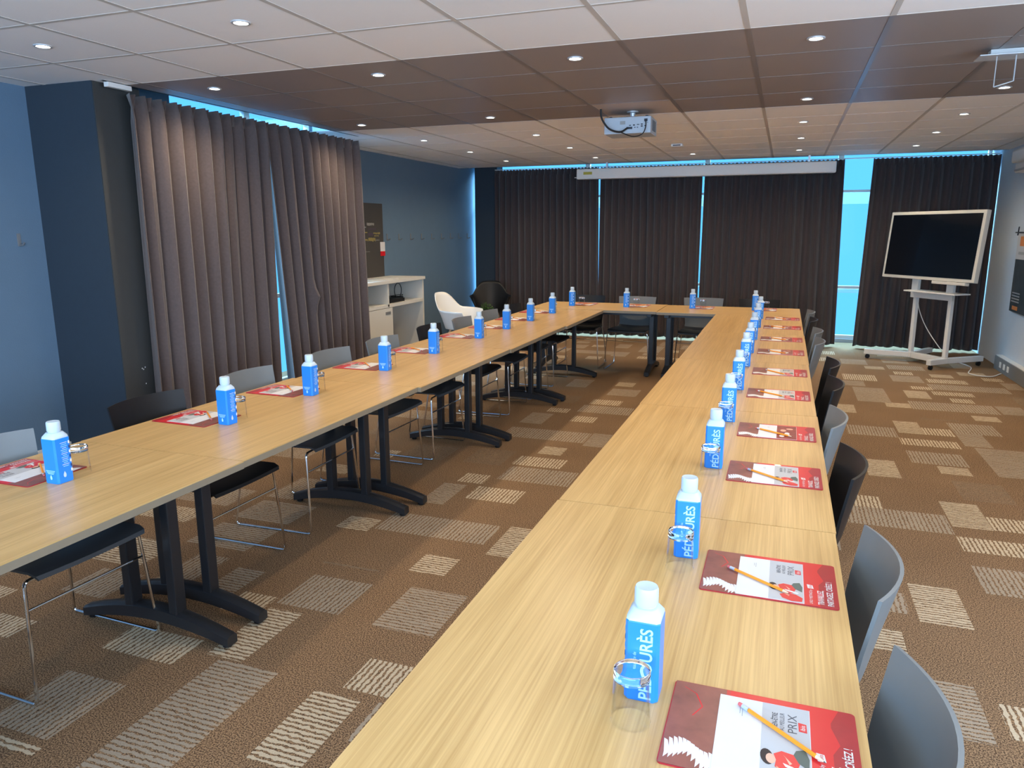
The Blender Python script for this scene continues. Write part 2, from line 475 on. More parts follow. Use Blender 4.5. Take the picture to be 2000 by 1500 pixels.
fl.quad((XL - .6, YN, 0), (XR, YN, 0), (XR, YB + .1, 0), (XL - .6, YB + .1, 0), 'carpet')
for i, (x0, y0, x1, y1, d, k) in enumerate(PATCHES):
    z = 0.0006 + (i % 7) * 0.00008
    fl.quad((x0, y0, z), (x1, y0, z), (x1, y1, z), (x0, y1, z), 'carpet_%d%d' % (d, k))
struct(fl, 'floor')

ce = MB()
GX, GY, CL = -0.23, 3.82, 0.6
def tile(x0, x1, y0, y1, mt):
    ce.box(x0, x1, y0, y1, CEIL, CEIL + .012, mt)
for k in range(-8, 6):
    for j in range(-11, 12):
        x0, y0 = GX + k * CL, GY + j * CL
        x1, y1 = x0 + CL, y0 + CL
        x0c, x1c = max(x0, XL), min(x1, XR)
        y0c, y1c = max(y0, YN), min(y1, 10.42)
        if x1c - x0c < .01 or y1c - y0c < .01: continue
        if y0c > 3.6 and y1c < 6.6 and x0c < -3.97:
            x0c = -3.97
            if x1c - x0c < .01: continue
        mt = 'tile_brown' if 0 <= j < 4 else 'tile_white'
        if (k, j) == (-2, 3): mt = 'tile_tan'
        tile(x0c, x1c, y0c, y1c, mt)
for k in range(-7, 5):
    x = GX + k * CL
    for (a, b, mt) in ((YN, GY, 'bar_grey'), (GY, GY + 2.4, 'bar_brown'), (GY + 2.4, 10.42, 'bar_grey')):
        if x < -3.97 and b == GY + 2.4: continue
        if x < -3.97 and a == GY + 2.4: a = 6.6
        ce.box(x - .0125, x + .0125, a, b, CEIL - .002, CEIL + .001, mt)
for j in range(-10, 12):
    y = GY + j * CL
    if y > 10.4: continue
    mt = 'bar_brown' if 0 < j < 4 else 'bar_grey'
    xl = XL if (y < 3.6 or y > 6.6) else -3.97
    wd = .006 if j in (1, 2, 3) or j > 4 else (.011 if j < 0 else .004)
    ce.box(xl, XR, y - wd, y + wd, CEIL - .0015, CEIL + .001, mt)
struct(ce, 'ceiling')
# plenum above the curtain recesses
rc = MB()
rc.box(XL - .8, XR, 10.40, 10.43, CEIL + .0, CEIL + .26, 'gap_dark')
rc.box(XL - .8, XR, 10.40, YB + .1, CEIL + .26, CEIL + .28, 'white_paint')
rc.box(-3.99, -3.965, 3.66, 6.6, CEIL, CEIL + .26, 'gap_dark')
rc.box(XL - .1, -3.965, 3.66, 6.95, CEIL + .26, CEIL + .28, 'white_paint')
struct(rc, 'trim_1')

wl = MB()
wl.box(XL - .12, XL, YN, 3.64, 0, CEIL + .3, 'wall_blue')
wl.box(XL - .12, XL, 6.75, YB + .1, 0, CEIL + .3, 'wall_blue')
wl.box(XL - .12, XL, 3.64, 4.85, 0, CEIL + .3, 'wall_blue')
wl.box(XL - .12, XL, 4.85, 6.75, 2.64, CEIL + .3, 'wall_blue')
struct(wl, 'wall_left')
col = MB()
col.box(XL, -4.04, 3.64, 4.0, 0, CEIL + .02, 'wall_navy')
col.box(-4.04, -4.036, 3.645, 4.0, 0, CEIL, 'wall_taupe')
for (yy, zz) in ((3.80, .62), (3.815, .632), (3.79, .628), (3.81, .52)):
    col.box(-4.036, -4.034, yy, yy + .006, zz, zz + .008, 'white_paint')
struct(col, 'wall_column')
col2 = MB()
col2.box(-4.49, -4.13, 10.74, 10.98, 0, CEIL + .3, 'wall_navy')
struct(col2, 'wall_pier')
wb = MB()
wb.box(XL - .8, XR + .1, YB, YB + .12, 2.62, CEIL + .3, 'wall_white')
wb.box(XL - .8, XR + .1, YB, YB + .12, 0, .05, 'wall_white')
struct(wb, 'wall_back')
wr = MB()
wr.box(XR, XR + .12, 3.3, YB + .12, 0, CEIL + .3, 'wall_white')
wr.box(XR, XR + .12, YN, -1.5, 0, CEIL + .3, 'wall_white')
wr.box(XR, XR + .12, -1.5, 3.3, 0, .95, 'wall_white')
wr.box(XR, XR + .12, -1.5, 3.3, 2.25, CEIL + .3, 'wall_white')
struct(wr, 'wall_right')
wn = MB()
wn.box(XL - .12, XR + .12, YN - .12, YN, 0, .7, 'wall_white')
wn.box(XL - .12, XR + .12, YN - .12, YN, 2.36, CEIL + .3, 'wall_white')
wn.box(XL - .12, -3.8, YN - .12, YN, .7, 2.36, 'wall_white')
wn.box(2.0, XR + .12, YN - .12, YN, .7, 2.36, 'wall_white')
struct(wn, 'wall_near')
bb = MB()
bb.box(XL, XL + .016, YN, 3.64, 0, .11, 'white_paint', .003)
struct(bb, 'baseboard_left')

def window(idx, p0, dx, width, z0, z1, nx, rails, dy=0.05):
    # p0 lower corner, dx unit direction along the wall
    dx = Vector(dx); nrm = Vector((-dx.y, dx.x, 0))
    f = MB()
    T = Matrix((dx, nrm, Vector((0, 0, 1)))).transposed().to_4x4(); T.translation = Vector(p0)
    fw = .035
    f.box(0, width, -dy / 2, dy / 2, z0, z0 + .05, 'white_plastic', .004, T)
    f.box(0, width, -dy / 2, dy / 2, z1 - .05, z1, 'white_plastic', .004, T)
    for i in range(nx + 1):
        c = width * i / nx
        a, b = max(0, c - fw), min(width, c + fw)
        f.box(a, b, -dy / 2, dy / 2, z0, z1, 'white_plastic', .004, T)
    for (a, b, mt) in rails:
        f.box(0, width, -dy / 2 + .004, dy / 2 - .004, a, b, mt, 0, T)
    win = struct(f, 'window_%d' % idx)
    g = MB()
    for i in range(nx):
        a, b = width * i / nx + .02, width * (i + 1) / nx - .02
        g.box(a, b, -.004, .004, z0 + .03, z1 - .03, 'window_glass', 0, T)
    o = g.build('pane'); o.parent = win
    return win
window(1, (XL, YB + .05, 0), (1, 0, 0), XR - XL, .05, 2.62, 4, [(.74, .78, 'white_plastic'), (2.03, 2.06, 'white_plastic')])
window(2, (XL - .06, 4.85, 0), (0, 1, 0), 1.9, .05, 2.64, 2, [(.9, .94, 'white_plastic')])
window(3, (-3.8, YN - .06, 0), (1, 0, 0), 5.8, .7, 2.36, 4, [])
window(4, (XR + .06, -1.5, 0), (0, 1, 0), 4.8, .95, 2.25, 4, [])  # added unseen window, an opening for the extra fill from the right
ob = MB()  # balcony rail standing outside the far windows
ob.box(XL - 2, XR + 2, 12.35, 12.40, 1.91, 2.10, 'facade')
ob.box(XL - 2, XR + 2, 12.35, 12.40, .60, .66, 'facade')
struct(ob, 'balcony_rail')

# ------------------------------------------------------------------ curtains
def curtain(name, label, p0, p1, top, bot, pleats, amp, seed, mt='curtain_shaded', p0b=None, p1b=None, group='dark curtains', tucks=()):
    rnd = random.Random(seed)
    p0, p1 = Vector(p0), Vector(p1)
    p0b = Vector(p0b) if p0b else p0; p1b = Vector(p1b) if p1b else p1
    d = (p1 - p0).normalized(); nrm = Vector((d.y, -d.x))
    ph = [rnd.uniform(-.5, .5) for _ in range(pleats + 2)]
    am = [rnd.uniform(.55, 1.25) for _ in range(pleats + 2)]
    dr = [rnd.uniform(-1, 1) for _ in range(pleats + 2)]
    nu = pleats * 14; nv = 30
    def fn(u, v):
        t = u * pleats; k = int(min(t, pleats - 1e-6)); fr = t - k
        s = fr * fr * (3 - 2 * fr)
        a = am[k] * (1 - s) + am[k + 1] * s; drift = dr[k] * (1 - s) + dr[k + 1] * s
        z = top + (bot - top) * v
        a0 = p0 + (p0b - p0) * v; a1 = p1 + (p1b - p1) * v
        uu = u + (drift * .35 / pleats) * v * math.sin(PI * u)
        base = a0 + (a1 - a0) * uu
        head = min(1, v * (top - bot) / .10)
        wv = math.cos(2 * PI * t)
        sharp = wv * abs(wv) ** .35
        wide = math.sin(2 * PI * t * .5 + ph[k % 3] * 6)
        amp_v = amp * (a * (.45 + .55 * head)) * (1 + .25 * v)
        off = sharp * amp_v + wide * amp * .35 * v
        if head < 1: off = off * (.5 + .5 * head) + amp * .45 * math.cos(4 * PI * t) * (1 - head)
        side = math.sin(2 * PI * t) * amp * .28 * head
        for (tu, tv, ta) in tucks:
            rr = ((u - tu) / .035) ** 2 + ((v - tv) / .03) ** 2
            off += ta * math.exp(-rr)
        q = base + nrm * off + d * side
        return (q.x, q.y, z + (.004 * math.cos(4 * PI * t) if v == 0 else 0) + (.006 * math.sin(t * 3.1 + seed) if v == 1 else 0))
    mb = MB(); mb.grid(fn, nu, nv, mt)
    o = mb.build(name)
    sd = o.modifiers.new('thick', 'SOLIDIFY'); sd.thickness = .003
    tag(o, label, 'curtain', group)
    return o
curtain('curtain', 'long taupe pleated curtain beside the dark column on the left wall', (-3.95, 3.80), (-3.95, 5.11), 2.383, .03, 10, .050, 1, 'curtain', p1b=(-3.95, 5.07))
curtain('curtain', 'taupe pleated curtain with small tucks, hanging between the light gap and the white cabinet', (-3.95, 5.11), (-3.95, 6.50), 2.383, .03, 10, .050, 2, 'curtain', p0b=(-3.95, 5.27), p1b=(-3.95, 6.53), tucks=((.30, .60, .05), (.66, .72, .04)))
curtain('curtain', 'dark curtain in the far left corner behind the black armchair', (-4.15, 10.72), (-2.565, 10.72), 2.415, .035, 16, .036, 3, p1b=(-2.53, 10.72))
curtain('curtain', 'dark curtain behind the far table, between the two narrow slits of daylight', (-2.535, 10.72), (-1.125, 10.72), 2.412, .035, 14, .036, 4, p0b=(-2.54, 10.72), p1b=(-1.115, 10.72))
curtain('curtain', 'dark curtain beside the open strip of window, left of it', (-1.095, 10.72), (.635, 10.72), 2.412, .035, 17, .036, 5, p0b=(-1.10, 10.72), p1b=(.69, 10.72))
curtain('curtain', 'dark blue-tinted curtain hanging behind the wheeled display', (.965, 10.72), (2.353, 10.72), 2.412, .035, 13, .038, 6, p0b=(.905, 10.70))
for nm, lab, a, b in (('curtain_rail', 'short white curtain track end beside the dark column', (-3.985, -3.95, 3.68, 3.86), (2.405, 2.434)),
                      ('curtain_rail', 'thin curtain track above the dark curtains on the far wall', (-4.15, 2.34, 10.70, 10.74), (2.418, 2.428))):
    m_ = MB(); m_.box(*a, *b, 'white_plastic', .003); tag(m_.build(nm), lab, 'curtain rail')

# ------------------------------------------------------------------ tables
TH = 0.707
def make_table():
    t = thing('folding_table', '', 'table')
    top = MB()
    L, W = 1.396, .80
    top.box(-L / 2, L / 2, -W / 2, W / 2, TH - .004, TH, 'wood')
    top.box(-L / 2, L / 2, -W / 2, W / 2, TH - .028, TH - .004, 'edge')
    top.build('tabletop', t)
    fr = MB()
    for s in (-1, 1):
        fr.box(-L / 2 + .07, L / 2 - .07, s * .20 - .02, s * .20 + .02, TH - .068, TH - .028, 'black_metal')
    fr.build('under_frame', t)
    for s in (-1, 1):
        x = s * (L / 2 - .09)
        lg = MB()
        lg.box(x - .025, x + .025, -.30, .30, TH - .072, TH - .028, 'black_metal', .004)
        for q in (-1, 1):
            lg.box(x - .026, x + .026, q * .11 - .02, q * .11 + .02, .075, TH - .06, 'black_metal', .006)
        o = lg.build('leg', t)
        ft = MB()
        n = 16
        vs = []; fs = []
        for i in range(n + 1):
            u = -1 + 2 * i / n
            y = u * .36; zt = .115 - .065 * abs(u) ** 1.8; zb = .060 - .050 * abs(u) ** 1.8
            hw = .030 - .004 * abs(u)
            vs += [(x - hw, y, zb), (x + hw, y, zb), (x + hw, y, zt - .008), (x + hw * .6, y, zt), (x - hw * .6, y, zt), (x - hw, y, zt - .008)]
        for i in range(n):
            for k in range(6):
                fs.append((i * 6 + k, (i + 1) * 6 + k, (i + 1) * 6 + (k + 1) % 6, i * 6 + (k + 1) % 6))
        fs.append(tuple(range(6))); fs.append(tuple(n * 6 + k for k in range(5, -1, -1)))
        ft.add(vs, fs, 'black_metal', True)
        fo = ft.build('foot', o)
        for q in (-1, 1):
            gl = MB()
            gl.lathe([(.016, 0), (.018, .002), (.018, .012)], 'black_plastic', 12, (x, q * .335, 0))
            gl.build('glide', o)
    return t
table0 = make_table(); index_kids(); used = False
def place(src, loc, rz, label, state={}):
    k = src.name
    if k not in state:
        state[k] = 1; o = src
    else:
        o = copy_tree(src)
    o.location = loc; o.rotation_euler = (0, 0, rz); o['label'] = label
    return o
rows_y = [.724 + .7 + 1.4 * i for i in range(5)]
ordn = ['nearest', 'second', 'third', 'fourth', 'farthest']
for i, y in enumerate(rows_y):
    place(table0, (-.22 + (.003 if i % 2 else 0), y, 0), PI / 2, '%s oak-topped table of the right-hand row from the camera' % ordn[i])
lx = [-2.22, -2.225, -2.205, -2.195, -2.175]
for i, y in enumerate(rows_y):
    place(table0, (lx[i], y, 0), PI / 2, '%s oak-topped table of the left-hand row from the camera' % ordn[i])
place(table0, (-1.922, 8.165, 0), PI, 'left one of the two oak-topped tables closing the far end')
place(table0, (-.518, 8.127, 0), PI, 'right one of the two oak-topped tables closing the far end')
place(table0, (-1.92, .32, 0), PI, 'oak-topped table in the bottom left corner of the photo')
for o in bpy.data.objects:
    if o.name.startswith('folding_table'): o['group'] = 'oak tables set in a rectangle'

# ------------------------------------------------------------------ chairs
def make_chair(mt, kind):
    t = thing('meeting_chair', '', 'chair')
    prof = [(.268, .432), (.262, .445), (.235, .452), (.15, .447), (.02, .438), (-.10, .434), (-.165, .438), (-.205, .458), (-.228, .495), (-.240, .56), (-.252, .65), (-.268, .74), (-.276, .785)]
    wid = [.205, .212, .216, .218, .214, .206, .198, .192, .190, .197, .206, .214, .217]
    bow = [0, 0, 0, 0, 0, 0, .004, .012, .024, .040, .050, .057, .060]
    dish = [.004, .006, .010, .014, .018, .020, .018, .012, .006, 0, 0, 0, 0]
    th = .0085
    def sheet(i0, i1):
        # closed thin shell between profile stations
        nu = 14
        top = []; bot = []
        for i in range(i0, i1 + 1):
            a = Vector(prof[max(0, i - 1)]); b = Vector(prof[min(len(prof) - 1, i + 1)])
            tg = (b - a).normalized(); nn = Vector((tg.y, -tg.x))
            if nn.y < 0 and i < 6: nn = -nn
            for k in range(nu + 1):
                s = -1 + 2 * k / nu
                y, z = prof[i]
                y += -bow[i] * (1 - s * s); z += dish[i] * (s * s)
                x = wid[i] * s
                top.append(Vector((x, y, z))); bot.append(Vector((x, y - nn.x * th, z - nn.y * th)))
        n = i1 - i0
        vs = top + bot; o = len(top); fs = []
        W = nu + 1
        for i in range(n):
            for k in range(nu):
                a = i * W + k
                fs.append((a, a + 1, a + W + 1, a + W)); fs.append((o + a, o + a + W, o + a + W + 1, o + a + 1))
        for i in range(n):
            for k in (0, nu):
                a = i * W + k; fs.append((a, a + W, o + a + W, o + a))
        for i in (0, n):
            for k in range(nu):
                a = i * W + k; fs.append((a, o + a, o + a + 1, a + 1))
        return vs, fs
    s = MB(); s.add(*sheet(0, 7), 'black_plastic' if kind == 'black' else 'seat_dark', True); s.build('seat', t)
    b = MB(); b.add(*sheet(7, 12), mt, True); b.build('backrest', t)
    def rounded(pts, r=.03, n=4):
        out = [Vector(pts[0])]
        for i in range(1, len(pts) - 1):
            p, a, c = Vector(pts[i]), Vector(pts[i - 1]), Vector(pts[i + 1])
            da = (a - p).normalized() * r; dc = (c - p).normalized() * r
            for k in range(n + 1):
                u = k / n
                out.append((p + da) * (1 - u) ** 2 + p * 2 * u * (1 - u) + (p + dc) * u ** 2)
        out.append(Vector(pts[-1]))
        return out
    for q in (-1, 1):
        f = MB()
        f.tube(rounded([(q * .06, .20, .424), (q * .222, .215, .428), (q * .250, .240, .007), (q * .250, -.225, .007), (q * .215, -.17, .424), (q * .06, -.14, .418)], .022), .0058, 'chrome', 8)
        f.build('sled_leg', t)
    x = MB(); x.tube([(-.229, .221, .33), (.229, .221, .33)], .0045, 'chrome', 8); x.build('stretcher', t)
    return t
chG = make_chair('grey_plastic', 'grey'); chB = make_chair('black_plastic', 'black'); index_kids()
chG['group'] = chB['group'] = 'sled-base chairs around the tables'
def chair(kind, x, y, rz, label):
    return place(chG if kind == 'g' else chB, (x, y, 0), rz, label)
nth = ['first', 'second', 'third', 'fourth', 'fifth', 'sixth', 'seventh', 'eighth', 'ninth', 'tenth']
RC = [(1.19, 'g', 0), (1.80, 'g', 0), (2.60, 'b', 0), (3.24, 'g', -.015), (3.97, 'b', .02), (4.60, 'b', .04), (5.50, 'g', 0), (6.08, 'g', .01), (6.85, 'b', 0), (7.50, 'g', 0)]
cname = {'g': 'grey', 'b': 'black'}
for i, (y, k, dx) in enumerate(RC):
    chair(k, -.045 + dx, y, PI / 2 + random.uniform(-.04, .04), '%s plastic chair, %s from the camera along the right side of the tables' % (cname[k], nth[i]))
LC = [(1.08, 'g', 0), (1.775, 'g', 0), (2.57, 'b', .0), (3.27, 'g', .0), (4.02, 'g', .02), (4.64, 'g', .05), (5.40, 'b', .05), (5.98, 'g', .09), (6.62, 'g', .09), (7.25, 'b', .11)]
for i, (y, k, dx) in enumerate(LC):
    if i == 0:
        lab = 'chrome-legged chair of which only a front leg shows at the left edge of the photo'
    else:
        lab = '%s plastic chair, %s from the camera along the left side of the tables' % (cname[k], nth[i - 1])
    chair(k, -2.445 + dx, y, -PI / 2 + random.uniform(-.04, .04), lab)
FC = [(-2.17, 'b', .08), (-1.585, 'g', .06), (-.83, 'g', .1), (-.24, 'b', .1)]
for i, (x, k, dy) in enumerate(FC):
    chair(k, x, 8.27 + dy, PI + random.uniform(-.03, .03), '%s plastic chair before the far curtains, %s from the left' % (cname[k], nth[i]))

# ------------------------------------------------------------------ place settings
def make_bottle():
    t = thing('water_carton', '', 'water bottle')
    def ring(h, c, z):
        return [Vector(p) for p in ((-h + c, -h, z), (h - c, -h, z), (h, -h + c, z), (h, h - c, z), (h - c, h, z), (-h + c, h, z), (-h, h - c, z), (-h, -h + c, z))]
    def loft(mb, rings, mt):
        vs = [p for r in rings for p in r]; fs = []
        for i in range(len(rings) - 1):
            for k in range(8):
                fs.append((i * 8 + k, i * 8 + (k + 1) % 8, (i + 1) * 8 + (k + 1) % 8, (i + 1) * 8 + k))
        fs.append(tuple(range(7, -1, -1))); fs.append(tuple((len(rings) - 1) * 8 + k for k in range(8)))
        mb.add(vs, fs, mt)
    H = .0305
    b = MB(); loft(b, [ring(H - .001, .007, 0), ring(H, .006, .003), ring(H, .005, .151), ring(H - .0005, .006, .153)], 'carton_blue'); b.build('body', t)
    s = MB()
    loft(s, [ring(H - .0005, .006, .1532), ring(H - .001, .007, .159), ring(.0225, .010, .1715), ring(.0205, .009, .1725)], 'carton_white')
    s.lathe([(.0185, .171), (.0185, .178)], 'carton_white', 20); s.build('shoulder', t)
    c = MB()
    n = 36; vs = []; fs = []
    for (r, z, rid) in ((.0208, .177, 1), (.0212, .179, 1), (.0210, .2045, 1), (.0192, .2085, 0), (.0155, .2080, 0)):
        for k in range(n):
            rr = r - (.0007 if rid and k % 2 else 0)
            vs.append((rr * math.cos(2 * PI * k / n), rr * math.sin(2 * PI * k / n), z))
    for i in range(4):
        for k in range(n): fs.append((i * n + k, i * n + (k + 1) % n, (i + 1) * n + (k + 1) % n, (i + 1) * n + k))
    fs.append(tuple(4 * n + k for k in range(n))); fs.append(tuple(range(n - 1, -1, -1)))
    c.add(vs, fs, 'carton_white', True); c.build('cap', t)
    l = MB()
    e = H + .0004
    add_text(l, 'PÉDOURÈS', .031, 'letter_blue', (-e, -.018, .006), (0, 0, 1), (0, 1, 0), width=.136, bold=.0006)
    add_text(l, 'eau de source de', .0085, 'letter_blue', (-e, .010, .045), (0, 0, 1), (0, 1, 0), width=.05)
    # small print on the opposite face
    for i, (zz, wd) in enumerate(((.044, .040), (.039, .034), (.034, .026))):
        l.add([(e, -wd / 2, zz), (e, wd / 2, zz), (e, wd / 2, zz + .002), (e, -wd / 2, zz + .002)], [(0, 1, 2, 3)], 'letter_blue')
    dr = [(0, .012), (.004, .004), (.0045, -.001), (.003, -.005), (0, -.006), (-.003, -.005), (-.0045, -.001), (-.004, .004)]
    l.add([(e, p[0], .020 + p[1]) for p in dr], [tuple(range(8))], 'letter_blue')
    l.add([(-p[0] * 1.2 + .004, e, .026 + p[1] * 1.2) for p in dr], [tuple(range(8))], 'carton_white')
    for i in range(14):
        zz = .136 - i * .0062; wd = (.030, .024, .028, .018)[i % 4]
        l.add([(-.006 + wd * .5, e, zz), (-.006 - wd * .35, e, zz), (-.006 - wd * .35, e, zz + .0016), (-.006 + wd * .5, e, zz + .0016)], [(0, 1, 2, 3)], 'letter_blue' if i % 3 else 'letter_white')
    for i in range(7):
        zz = .130 - i * .016
        l.add([(-.0205, e, zz), (-.0265, e, zz), (-.0265, e, zz + .010), (-.0205, e, zz + .010)], [(0, 1, 2, 3)], 'letter_dark' if i % 2 else 'letter_white')
    l.build('lettering', t)
    return t
def make_glass():
    t = thing('glass_tumbler', '', 'glass')
    w_ = MB()
    w_.lathe([(.0335, 0), (.0345, .001), (.0335, .002), (.0325, .04), (.0312, .080)], 'tumbler_glass', 32, cap=False)
    w_.lathe([(.0318, .001), (.0305, .04), (.0290, .079)], 'tumbler_glass', 32, cap=False)
    w_.build('wall', t)
    b = MB()
    b.lathe([(.0, .0795), (.0285, .0790), (.0312, .0805), (.0306, .086), (.0316, .090), (.0312, .0965), (.0295, .0985), (.018, .0975), (.0, .0970)], 'thick_glass', 32, cap=False)
    b.build('base', t)
    return t
def rrect(x0, x1, y0, y1, r, n=4):
    pts = []
    for (cx, cy, a0) in ((x1 - r, y0 + r, -90), (x1 - r, y1 - r, 0), (x0 + r, y1 - r, 90), (x0 + r, y0 + r, 180)):
        for k in range(n + 1):
            a = math.radians(a0 + 90 * k / n)
            pts.append((cx + r * math.cos(a), cy + r * math.sin(a)))
    return pts
def make_folder():
    t = thing('meeting_folder', '', 'folder')
    # local x = reading direction, y = away from the reader; origin at centre of lower edge
    c = MB(); c.poly(rrect(-.116, .116, 0, .304, .008), .0026, 'cover_maroon', .0026); c.build('cover', t)
    z = .0029
    band = MB()
    band.poly([(-.115, .040), (.115, .040), (.115, .212), (-.115, .212)], z, 'cover_red')
    band.poly([(-.115, .048), (-.06, .030), (-.02, .046), (.02, .028), (.07, .042), (.115, .026), (.115, .05), (-.115, .05)], z + .00005, 'cover_red')
    band.build('red_band', t)
    ph = MB()
    ph.poly([(-.115, .205), (.115, .205), (.115, .302), (-.115, .302)], z, 'print_brown')
    rnd = random.Random(5)
    for i in range(13):
        y0 = .300 - i * .0072; bx = -.055 + .012 * math.sin(i * .5)
        cx = bx - .012; ln = .034 + .006 * math.sin(i)
        ph.poly([(bx, y0), (bx - .003, y0 - .006), (cx - ln * .55, y0 - .013), (cx - ln, y0 - .004), (cx - ln * .6, y0 - .004)], z + .0001 + i * 1e-6, 'letter_white')
    for (a, b_) in (((.02, .262), (.05, .248)), ((.05, .248), (.085, .262)), ((.085, .262), (.10, .284))):
        ph.poly([(a[0], a[1]), (b_[0], b_[1]), (b_[0], b_[1] + .0025), (a[0], a[1] + .0025)], z + .0001, 'cover_red')
    ph.poly([(.085, .218), (.075, .206), (.079, .206), (.090, .218)], z + .0001, 'letter_white')
    ph.build('photo_print', t)
    tx = MB()
    add_text(tx, 'TRAVAILLEZ,', .0185, 'letter_white', (-.106, .031, z + .0003), (1, 0, 0), (0, 1, 0), width=.072, bold=.0003)
    add_text(tx, 'PARTAGEZ, CRÉEZ !', .0185, 'letter_white', (-.106, .011, z + .0003), (1, 0, 0), (0, 1, 0), width=.122, bold=.0003)
    add_text(tx, 'LIVELY MEETINGS by', .0095, 'letter_white', (-.106, .055, z + .0003), (1, 0, 0), (0, 1, 0), width=.070)
    tx.poly([(-.030, .051), (-.012, .0535), (-.010, .066), (-.030, .064)], z + .0003, 'letter_white')
    add_text(tx, 'ibis', .010, 'cover_red', (-.0275, .0555, z + .0006), (1, 0, 0), (0, 1, 0), width=.014)
    tx.build('lettering', t)
    return t
def make_leaflet(var):
    t = thing('leaflet', '', 'leaflet')
    z = .0002
    p = MB(); p.poly([(-.113, .073), (.098, .073), (.098, .222), (-.113, .222)], .0007, 'paper', .0007); p.build('sheet', t)
    g = MB()
    z = .0009
    if var == 'a':
        g.poly([(-.112, .074), (.097, .074), (.097, .150), (-.112, .150)], z, 'paper_grey')
        zz = z + .0002
        add_text(g, 'BIEN-ÊTRE', .0125, 'ink', (.030, .125, zz), (1, 0, 0), (0, 1, 0), width=.044, bold=.0002)
        add_text(g, 'AU MEILLEUR', .0105, 'ink', (.028, .114, zz), (1, 0, 0), (0, 1, 0), width=.048)
        add_text(g, 'PRIX', .021, 'ink', (.026, .094, zz), (1, 0, 0), (0, 1, 0), width=.050)
        g.poly([(.033, .078), (.056, .079), (.058, .092), (.034, .091)], zz, 'cover_red')
        add_text(g, 'ibis', .011, 'letter_white', (.038, .081, zz + .0002), (1, 0, 0), (0, 1, 0), width=.014)
        def ell(cx, cy, a, b_, r, mt, dz):
            g.poly([(cx + a * math.cos(k * PI / 8) * math.cos(r) - b_ * math.sin(k * PI / 8) * math.sin(r), cy + a * math.cos(k * PI / 8) * math.sin(r) + b_ * math.sin(k * PI / 8) * math.cos(r)) for k in range(16)], zz + dz, mt)
        ell(-.046, .140, .019, .010, .15, 'hair', .00005); ell(-.049, .134, .012, .0075, .1, 'skin', .0001)
        g.poly([(-.066, .128), (-.050, .126), (-.036, .130), (-.026, .118), (-.030, .098), (-.048, .090), (-.070, .096), (-.078, .112)], zz + .00015, 'cover_red')
        g.poly([(-.100, .120), (-.084, .126), (-.072, .112), (-.076, .090), (-.090, .076), (-.108, .078), (-.111, .100)], zz + .0002, 'cover_red')
        g.poly([(-.030, .100), (-.018, .096), (-.012, .082), (-.034, .076), (-.060, .077), (-.048, .092)], zz + .00018, 'poster_green')
        g.poly([(-.070, .124), (-.064, .126), (-.082, .104), (-.088, .106)], zz + .00025, 'skin'); g.poly([(-.040, .112), (-.034, .116), (-.052, .102), (-.056, .106)], zz + .00025, 'skin')
        g.poly([(-.062, .112), (-.054, .116), (-.066, .084), (-.072, .088)], zz + .00028, 'letter_white')
    else:
        g.poly([(-.112, .074), (.097, .074), (.097, .150), (-.112, .150)], z, 'print_dark')
        for (a, b_, c, d) in ((.02, .125, .018, .012), (-.03, .11, .022, .010), (.05, .10, .012, .014), (-.07, .13, .016, .010)):
            g.poly([(a + c * math.cos(k * PI / 6), b_ + d * math.sin(k * PI / 6)) for k in range(12)], z + .0002, 'skin' if a > 0 else 'letter_white')
    for (yy, x0, x1) in ((.182, .045, .07), (.186, .052, .068)):
        g.poly([(x0, yy), (x1, yy), (x1, yy + .001), (x0, yy + .001)], z, 'word_grey')
    g.build('print', t)
    return t
def make_pencil():
    t = thing('pencil', '', 'pencil')
    # lies along +x, sharp end at +x
    R = Matrix.Rotation(PI / 2, 4, 'Y')
    def seg(prof, mt, n, nm):
        m_ = MB(); m_.lathe(prof, mt, n, T=Matrix.Translation((0, 0, .0036)) @ R); m_.build(nm, t)
    seg([(.0036, -.066), (.0036, .070)], 'pencil_orange', 6, 'barrel')
    seg([(.0036, .0702), (.0012, .084)], 'pencil_wood', 12, 'tip')
    seg([(.0012, .0842), (.0002, .088)], 'graphite', 8, 'lead')
    seg([(.0037, -.080), (.0038, -.075), (.0036, -.073), (.0038, -.0665)], 'ferrule', 12, 'ferrule')
    seg([(.0030, -.088), (.0034, -.086), (.0034, -.0803)], 'eraser', 12, 'eraser')
    return t
bottle0 = make_bottle(); glass0 = make_glass(); folder0 = make_folder()
leafA = make_leaflet('a'); leafB = make_leaflet('b'); pencil0 = make_pencil()
index_kids()
bottle0['group'] = 'blue water cartons on the tables'; glass0['group'] = 'upturned tumblers on the tables'
folder0['group'] = 'red folders on the tables'; leafA['group'] = leafB['group'] = 'leaflets on the folders'; pencil0['group'] = 'orange pencils on the leaflets'
rnd = random.Random(11)
